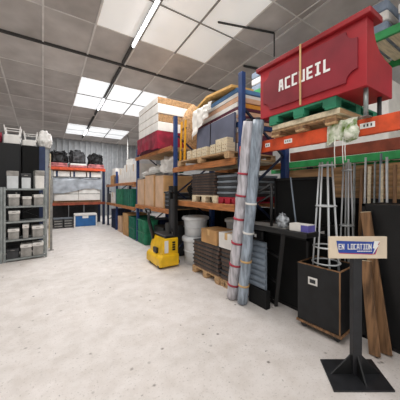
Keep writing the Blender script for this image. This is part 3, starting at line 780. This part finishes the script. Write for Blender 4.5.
# pallets under it: bottom to top
zb = 2.102
pallet('wooden pallet on the orange beam, lowest of three under the red counter', (2.60, 1.47, zb), .82, .72, WOOD, h=.075, m2=WOODD)
r = thing('pale_plank', 'pale plank sandwiched between the wooden and the green pallet', 'plank', (2.60, 1.44, zb+.077))
B().box(-.42, .42, -.37, .37, 0, .05).build('board', WOODL, r, .004); B().box(-.42, .42, -.375, -.37, .005, .045).build('end_edge', WOOD, r)
pallet('green plastic pallet directly under the red counter', (2.58, 1.46, zb+.129), .86, .74, GREENP, h=.102)
# cloth over the beam
def cl(u, v):
    s = v; y = .955+u*.26
    n = noise.noise(Vector((u*4, v*5, 7)))
    if v > .6: return (2.24+.12*(v-.6)/.4, y, 2.125+.02*abs(n))
    k = v/.6
    return (2.235-.025*abs(n)-.012*math.sin(u*18), y+.03*(1-k)*math.sin(u*3), 1.94-.02*math.sin(u*9)+(2.12-1.94)*k)
r = thing('draped_cloth', 'green and white patterned cloth hung over the orange beam', 'cloth', (0, 0, 0))
B().sheet(0, 1, 0, 1, cl, 26, 18, .006).build('fabric', CLOTH, r)
B().lump(2.20, .985, 1.93, .05, .06, .14, 3, .3, 2.2, 3).build('knot', CLOTH, r)
b = B()
for k, y in enumerate((1.04, 1.06, 1.13)): b.tube([(2.215, y, 1.97), (2.213, y+.004, 1.86), (2.215, y, 1.76-.03*k)], .004, 6)
b.build('cord', WHITE, r)

# ------------------------------------------------------------------ second rack behind with green beams
r = thing('pallet_rack', 'green-beamed rack in the dark behind the red counter', 'rack', (0, 0, 0))
for y in (.375, 3.225):
    for x in (4.25, 5.2): B().box(x-.05, x+.05, y-.05, y+.05, 0, 4.2).build('upright_post', DBLUE, r)
for z in (2.06, 3.84):
    B().box(4.15, 4.2, -.8, 4.4, z-.12, z).build('front_beam', GREEN, r, .005); B().box(5.25, 5.3, -.8, 4.4, z-.12, z).build('rear_beam', GREEN, r, .005)
    b = B(); k = -.7
    while k < 4.2: b.box(4.2, 5.25, k, k+.14, z-.03, z); k += .2
    b.build('shelf_boards', WOODL, r)
for i, y in enumerate((3.7, 2.75, 1.8, .85)):
    if i in (1,): continue
    for k in range(3 if i < 3 else 2):
        q = thing('folded_pad', '%s pad on the green rack, %s' % (pos(k, 3 if i < 3 else 2), ['over the wrapped rolls', 'second pile from the rolls', 'behind the counter lettering', 'behind the red counter end', 'at the photo edge'][i]), 'pad', (4.7, y, 3.842+k*.16), random.uniform(-.02, .02), 'blue-grey pads on the green rack')
        B().box(-.5, .5, -.42, .42, 0, .15).build('pad', BGREY if k != 1 else WHITEC, q, .03)
for i, y in enumerate((2.75, 1.8)):
    carton('white carton on the green rack, %s' % ['beyond the counter far end', 'hidden behind the counter lettering', 'beside the counter near end', 'at the photo edge'][i], (4.72, y, 2.062), .9, .8, 1.1 if i < 3 else 1.3, WHITEC, tape=TAPE, group='white cartons on the green rack')
flight_case('wide black case under the green rack behind the leaning poles', (3.95, 1.25, 0), .50, 1.60, 1.34, body=BLACKM)  # added dark box covering the bright wall behind the poles
# long boards stored on edge behind the black cases
for i in range(3):
    r = thing('long_board', ['long brown board on edge behind the leaning poles, middle one', 'long brown board on edge behind the leaning poles, lower one', 'long brown board on edge behind the leaning poles, upper one'][i], 'board', (3.52, 1.2, 1.395+(1, 0, 2)[i]*.145), 0, 'long boards behind the poles')
    B().box(-.02, .02, -1.3, 1.5, 0, .142).build('board', WOODB, r)
    b = B()
    for y in (-1.25, 1.45): b.box(-.023, .023, y-.02, y+.02, 0, .142)
    b.build('end_cap', WOODD, r)
r = thing('board_trestle', 'dark trestle carrying the long boards behind the poles', 'trestle', (3.52, 1.2, 0))
B().box(-.04, .04, -1.2, 1.4, 1.335, 1.393).build('rail', BLACK, r)
for y in (-1.1, 1.3): B().box(-.04, .04, y-.04, y+.04, 0, 1.335).build('leg', BLACK, r)

# ------------------------------------------------------------------ black steel stage with stair rail
r = thing('stage_platform', 'black steel stage platform with handrail under the orange beam', 'platform', (2.2, 1.4, 0))
DW, DL, DH = .95, .98, 1.06
B().prism([(0, 0), (.22, 0), (.22, .155), (DW, .155), (DW, DL), (0, DL)], lambda u, v, w: (u, v, DH-.05+w), .05).build('deck', BLACK, r, .004)
B().box(.06, .30, .30, .92, DH, DH+.004).build('deck_mat', STEEL, r)
for x, y in ((.38, DL-.03), (DW-.03, .19), (DW-.03, DL-.03)): B().box(x-.022, x+.022, y-.022, y+.022, 0, DH-.05).build('leg', BLACK, r)
B().bar((.03, .30, DH-.05), (.30, .62, .02), .04).build('leg', BLACK, r)
for p, q in (((.14, .43, .70), (.38, DL-.03, .70)), ((.23, .54, .35), (.38, DL-.03, .35)), ((.38, DL-.03, .03), (.32, .64, .03)), ((DW-.03, .19, .4), (DW-.03, DL-.03, .4))):
    B().bar(p, q, .03).build('crossbar', BLACK, r)
b = B().tube([(.10, .52, DH), (.10, .52, 1.58)], .018)
b.tube([(.10, .96, DH), (.10, .96, 1.44)], .016).tube([(.10, .52, 1.57), (.10, .98, 1.36), (.04, 1.02, 1.33)], .018).tube([(.10, .52, 1.44), (.10, .98, 1.22)], .012)
b.build('handrail', BLACK, r)
# upright black panel on the deck
flight_case('tall black panel case standing on the stage deck behind the wire towers', (2.88, 1.90, DH+.002), .30, .66, .60, body=BLACKM)
flight_case('black flight case on the floor under the stage deck', (2.86, 1.98, .0), .46, .66, .92, body=BLACKM)  # added dark filler for the unlit space below the deck
r = carton('small white box with a blue end on the stage deck edge', (2.30, 1.52, DH+.001), .12, .22, .075, WHITEC)
B().box(-.063, .063, -.112, -.03, .005, .072).build('blue_label', mat('violet_label', '5f5aa8', .6), r)
b = B().lump(2.32, 1.78, DH+.005, .05, .07, .16, 8, .5, 3., 3)
tag(b.build('crumpled_bag', CLEAR), 'crumpled clear plastic bag on the stage deck beside the small white box', 'bag')
# ribbed panel
r = thing('ribbed_panel', 'grey ribbed plastic panel on a black base below the stage', 'panel', (2.35, 2.05, 0), R(0))
prof = [(0, .22)]
b = B(); n = 8; P = []
for k in range(n):
    z = .23+k*.077; P += [(-.0, z), (-.022, z+.018), (-.022, z+.05), (0, z+.066)]
P += [(.02, P[-1][1]), (.02, .23)]
b.prism(P, lambda u, v, w: (u, .0+w, v), .30); b.build('ribbed_sheet', RIB, r)
B().box(-.03, .05, -.03, .27, 0, .225).build('base', BLACKM, r, .006)
B().box(-.01, .03, .05, .22, .85, .97).build('bracket', BLACK, r, .01); B().box(-.013, -.01, .15, .19, .88, .92).build('tag', SWHITE, r)

# ------------------------------------------------------------------ wrapped rolls
def roll(label, p, q, rad, m, bands):
    r = thing('wrapped_roll', label, 'roll', p); d = Vector(q)-Vector(p)
    u = d.normalized(); pts = []; rr = []
    for k in range(25):
        t = k/24; pts.append(d*t+Vector((.004*math.sin(k*1.7), .005*math.sin(k*2.3), 0))); rr.append(rad*(1+.07*noise.noise(Vector((k*.6, rad*50, 0)))))
    pts[0] = d*.0
    B().tube(pts, rr, 18).build('roll_body', m, r)
    B().tube([d*1.0, d*1.012], rad*.55, 14).build('core_end', DARKG, r)
    for t, c in bands: B().tube([d*t, d*t+u*.025], rad*1.10, 18).build('tape_band', c, r)
roll('plastic-wrapped roll with red tape leaning on the rack, left of the pair', (2.19, 2.50, .02), (2.145, 2.13, 2.35), .082, PLROLL, [(.08, REDTAPE), (.2, REDTAPE), (.33, REDTAPE), (.47, REDTAPE), (.6, REDTAPE), (.72, REDTAPE)])
roll('bluish plastic-wrapped roll leaning on the rack, right of the pair', (2.19, 2.31, .02), (2.16, 2.00, 2.34), .066, PLROLLB, [(.1, TAPE), (.24, TAPE), (.40, STEELL), (.56, STEELL)])

# ------------------------------------------------------------------ open black crate with wire towers
r = thing('dolly_crate', 'open black wooden crate on castors holding the wire towers', 'crate', (2.58, 1.40, 0), R(4))
w, l, z0_, z1_, t = .42, .44, .09, .70, .018
b = B().box(-w/2, w/2, -l/2, l/2, z0_, z0_+.02)
b.box(-w/2, -w/2+t, -l/2, l/2, z0_+.02, z1_).box(w/2-t, w/2, -l/2, l/2, z0_+.02, z1_).box(-w/2+t, w/2-t, -l/2, -l/2+t, z0_+.02, z1_).box(-w/2+t, w/2-t, l/2-t, l/2, z0_+.02, z1_)
b.build('crate_body', CASE, r)
b = B()
for a in (-1, 1): b.box(a*(w/2-t/2)-t/2-.001, a*(w/2-t/2)+t/2+.001, -l/2-.001, l/2+.001, z1_, z1_+.008).box(-w/2+t, w/2-t, a*(l/2-t/2)-t/2, a*(l/2-t/2)+t/2, z1_, z1_+.008)
b.box(-w/2-.002, -w/2, -l/2-.002, -l/2+.012, z0_, z1_)
b.build('raw_edge', WOODD, r)
B().box(-w/2-.006, -w/2, .0, .10, .50, .58).build('handle_plate', STEELL, r, .004)
B().box(-w/2-.008, -w/2-.006, .02, .08, .52, .56).build('handle_slot', DARKG, r)
B().box(-w/2-.01, w/2+.01, -l/2-.01, -l/2+.05, .065, .088).box(-w/2-.01, w/2+.01, l/2-.05, l/2+.01, .065, .088).box(-w/2-.01, -w/2+.04, -l/2+.05, l/2-.05, .065, .088).build('dolly_frame', WOODD, r)
for x in (-1, 1):
    for y in (-1, 1): B().tube([(x*(w/2-.05)-.012, y*(l/2-.05), .033), (x*(w/2-.05)+.012, y*(l/2-.05), .033)], .033, 14).build('castor', DARKG, r)
def tower(label, cx, cy, zb, zt, r0, r1, rings, n=6, rz=0., tilt=(0, 0)):
    r = thing('wire_tower', label, 'stand', (cx, cy, zb), rz)
    H = zt-zb
    for k in range(n):
        t = 2*math.pi*k/n+.3
        B().tube([(r0*math.cos(t), r0*math.sin(t), .01), (r1*math.cos(t)+tilt[0], r1*math.sin(t)+tilt[1], H)], .009, 8).build('leg', GALVL, r)
    for f in rings:
        q = r0+(r1-r0)*f
        B().ring((tilt[0]*f, tilt[1]*f, H*f), q+.008, .009).build('ring', GALVL, r)
tower('galvanised wire tower standing in the open black crate', 2.56, 1.40, .115, 1.80, .165, .06, (.36, .46, .72, .98), 7)
tower('slim galvanised tube stand behind the crate tower', 2.93, 1.36, .0, 1.82, .095, .035, (.3, .6, .95), 4, .4)
r = thing('loose_tube', 'thin pale tube leaning against the black panel on the stage', 'tube', (2.44, 1.68, DH+.001))
B().tube([(0, 0, .006), (.20, .22, .60)], .009).build('tube', RIB, r); B().tube([(0, 0, 0), (0, 0, .012)], .013).build('cap', DARKG, r)

# ------------------------------------------------------------------ right: black case, planks, poles
flight_case('large black case at the right edge behind the sign stand', (2.96, .66, 0), .48, .92, 1.36, body=BLACK)
def plank(label, p, q, w, t, m, up):
    r = thing('leaning_plank', label, 'plank', p); d = Vector(q)-Vector(p)
    B().bar((0, 0, .0), d, w, t, up).build('board', m, r, .003)
    B().bar(d, d*1.004, w, t, up).build('end_grain', WOODL, r)
plank('taller brown plank leaning on the black case behind the sign', (2.60, .87, .012), (2.665, 1.065, 1.28), .085, .03, WOODD, (1, 0, 0))
plank('shorter brown plank leaning on the taller plank below the sign', (2.49, .92, .012), (2.585, 1.03, .82), .085, .028, WOODD, (1, 0, 0))
PN = [(1.62, 1.92, GALVL, .012, 'pale steel pole'), (1.56, 1.86, GALV, .014, 'grey steel pole'), (1.50, 1.78, WOODD, .02, 'brown wooden pole'), (1.45, 1.92, GALVL, .012, 'pale steel pole'),
      (1.40, 1.80, WOODL, .02, 'pale wooden pole'), (1.34, 1.86, GALV, .012, 'grey steel pole'), (1.29, 1.95, RIB, .014, 'bluish steel pole'), (1.24, 1.82, WOODL, .017, 'pale wooden pole'), (1.18, 1.90, GALVL, .014, 'pale steel pole'),
      (1.13, 1.80, WOODD, .02, 'brown wooden pole')]
W = ['first', 'second', 'third', 'fourth', 'fifth', 'sixth', 'seventh', 'eighth', 'ninth', 'tenth', 'eleventh', 'twelfth']
for i, (y, h, m, rr, nm) in enumerate(PN):
    a = random.uniform(-.03, .03)
    r = thing('leaning_pole', '%s leaning on the long boards, %s counted from the wire towers' % (nm, W[i]), 'pole', (3.41, y-.05, 0), 0, 'poles leaning on the long boards')
    B().tube([(0, 0, .012), (.065, a, h)], rr, 10).build('shaft', m, r); B().tube([(0, 0, 0), (0, 0, .012)], rr*1.15, 10).build('end_cap', DARKG, r)
r = thing('steel_hook', 'dark curved bracket at the right photo edge on the black case', 'bracket', (2.72, .80, 0.0))
B().tube([(-.012, 0, .86), (-.04, -.0, .9), (-.04, 0, 1.0), (-.012, 0, 1.04)], .008).build('handle', GALV, r)
bpy.data.objects.remove(r.children[0]); bpy.data.objects.remove(r)

# ------------------------------------------------------------------ sign stand
S_, C_ = math.sin(YAW), math.cos(YAW)
def cam(l, d): return (l*C_+d*S_, -l*S_+d*C_)
bx, by = cam(1.263, 1.93)
r = thing('sign_stand', 'black floor stand with a cream board reading EN LOCATION', 'sign', (bx, by, 0), -YAW)
B().prism([(-.27, -.165), (.185, -.165), (.245, .165), (-.205, .165)], lambda u, v, w: (u, v, w), .012).build('base_plate', STAND, r)
B().box(-.036, .036, -.025, .025, .012, 1.02).build('pole', STAND, r, .004)
for a in (0, 90, 180, 270):
    t = R(a); e = .04 if a % 180 == 0 else .025
    q = .20 if a % 180 == 0 else .13
    B().prism([(e, .012), (q, .012), (q-.02, .03), (e, .17)], lambda u, v, w: (u*math.cos(t)-(w-.006)*math.sin(t), u*math.sin(t)+(w-.006)*math.cos(t), v), .012).build('gusset', BLACK, r)
bd = B().box(-.222, .252, -.045, -.025, .957, 1.130).build('sign_board', BOARD, r, .002)
# blue shape, red edge, words, bolt (in the board plane, u to the right)
f0 = lambda d0: (lambda u, v, w: (u, -.045-d0-w, v))
def shift(P, du, dv): return [(u+du, v+dv) for u, v in P]
sh = [(-.165, 1.098), (.130, 1.090), (.140, 1.094), (.185, 1.092), (.150, .998), (.120, .995), (-.148, 1.004)]
B().prism(shift(sh, .006, -.007), f0(0), .001).build('red_edge', SRED, bd)
B().prism(sh, f0(.001), .001).build('blue_shape', SBLUE, bd)
B().prism([(.145, 1.096), (.190, 1.094), (.172, 1.066), (.182, 1.062), (.130, .988), (.150, 1.036), (.134, 1.040)], f0(.002), .001).build('lightning_bolt', SWHITE, bd)
seg, tw = letters('EN LOCATION', .038, .0160, .02, .0088)
for lo, hi in ((-1, .06), (.06, 9)):
  b = B()
  for k, (p, q) in enumerate(seg):
    if not lo < p[0] < hi: continue
    d = Vector((q[0]-p[0], q[1]-p[1])); e = d.normalized()*.003
    b.bar((-.146+p[0]-e.x, -.0488-.0004*(k % 5), 1.033+p[1]-e.y), (-.146+q[0]+e.x, -.0488-.0004*(k % 5), 1.033+q[1]+e.y), .0015, .0052, (1, 0, 0) if abs(d.x) < .001 else (0, 0, 1))
  b.build('lettering', SWHITE, bd)
b = B()
for k in range(9): b.box(.005+k*.0135, .015+k*.0135, -.0485, -.0475, 1.012, 1.020)
b.build('small_print', SWHITE, bd)

bd.location.x = -.024; bd.scale.x = .965

# ------------------------------------------------------------------ light, world, camera
def area(x, y, sxx, syy, p, c=(1, 1, 1)):
    l = bpy.data.lights.new('skylight_light', 'AREA'); l.shape = 'RECTANGLE'; l.size = sxx; l.size_y = syy; l.energy = p; l.color = c
    o = bpy.data.objects.new('skylight_light', l); col.objects.link(o); o.location = (x, y, cz(y)-.16)
area(2.2, 4.15, 2.6, 2.2, 120, (1, .985, .97)); area(2.2, 8.7, 2.6, 2.2, 150, (.97, .98, 1)); area(2.2, 12.8, 2.6, 1.5, 110, (.97, .98, 1))
area(-.6, .2, 3.5, 3.0, 130, (1, .985, .97)); area(-2.4, 6.0, 2.6, 2.2, 50, (1, .98, .95))  # fill lamps added where the ceiling has no skylight panel
wd = bpy.data.worlds.new('hall_daylight'); bpy.context.scene.world = wd; wd.use_nodes = True
bg = wd.node_tree.nodes['Background']; bg.inputs[0].default_value = (1, .985, .965, 1); bg.inputs[1].default_value = 1.0
cd = bpy.data.cameras.new('camera'); cd.sensor_width = 36; cd.lens = 36*FOC/400; cd.shift_y = -10/400; cd.clip_start = .05
co = bpy.data.objects.new('camera', cd); col.objects.link(co); co.location = (0, 0, CAM_H); co.rotation_euler = (R(90), 0, -YAW)
sc = bpy.context.scene; sc.camera = co
sc.view_settings.view_transform = 'Standard'; sc.view_settings.exposure = 0.; sc.view_settings.look = 'None'
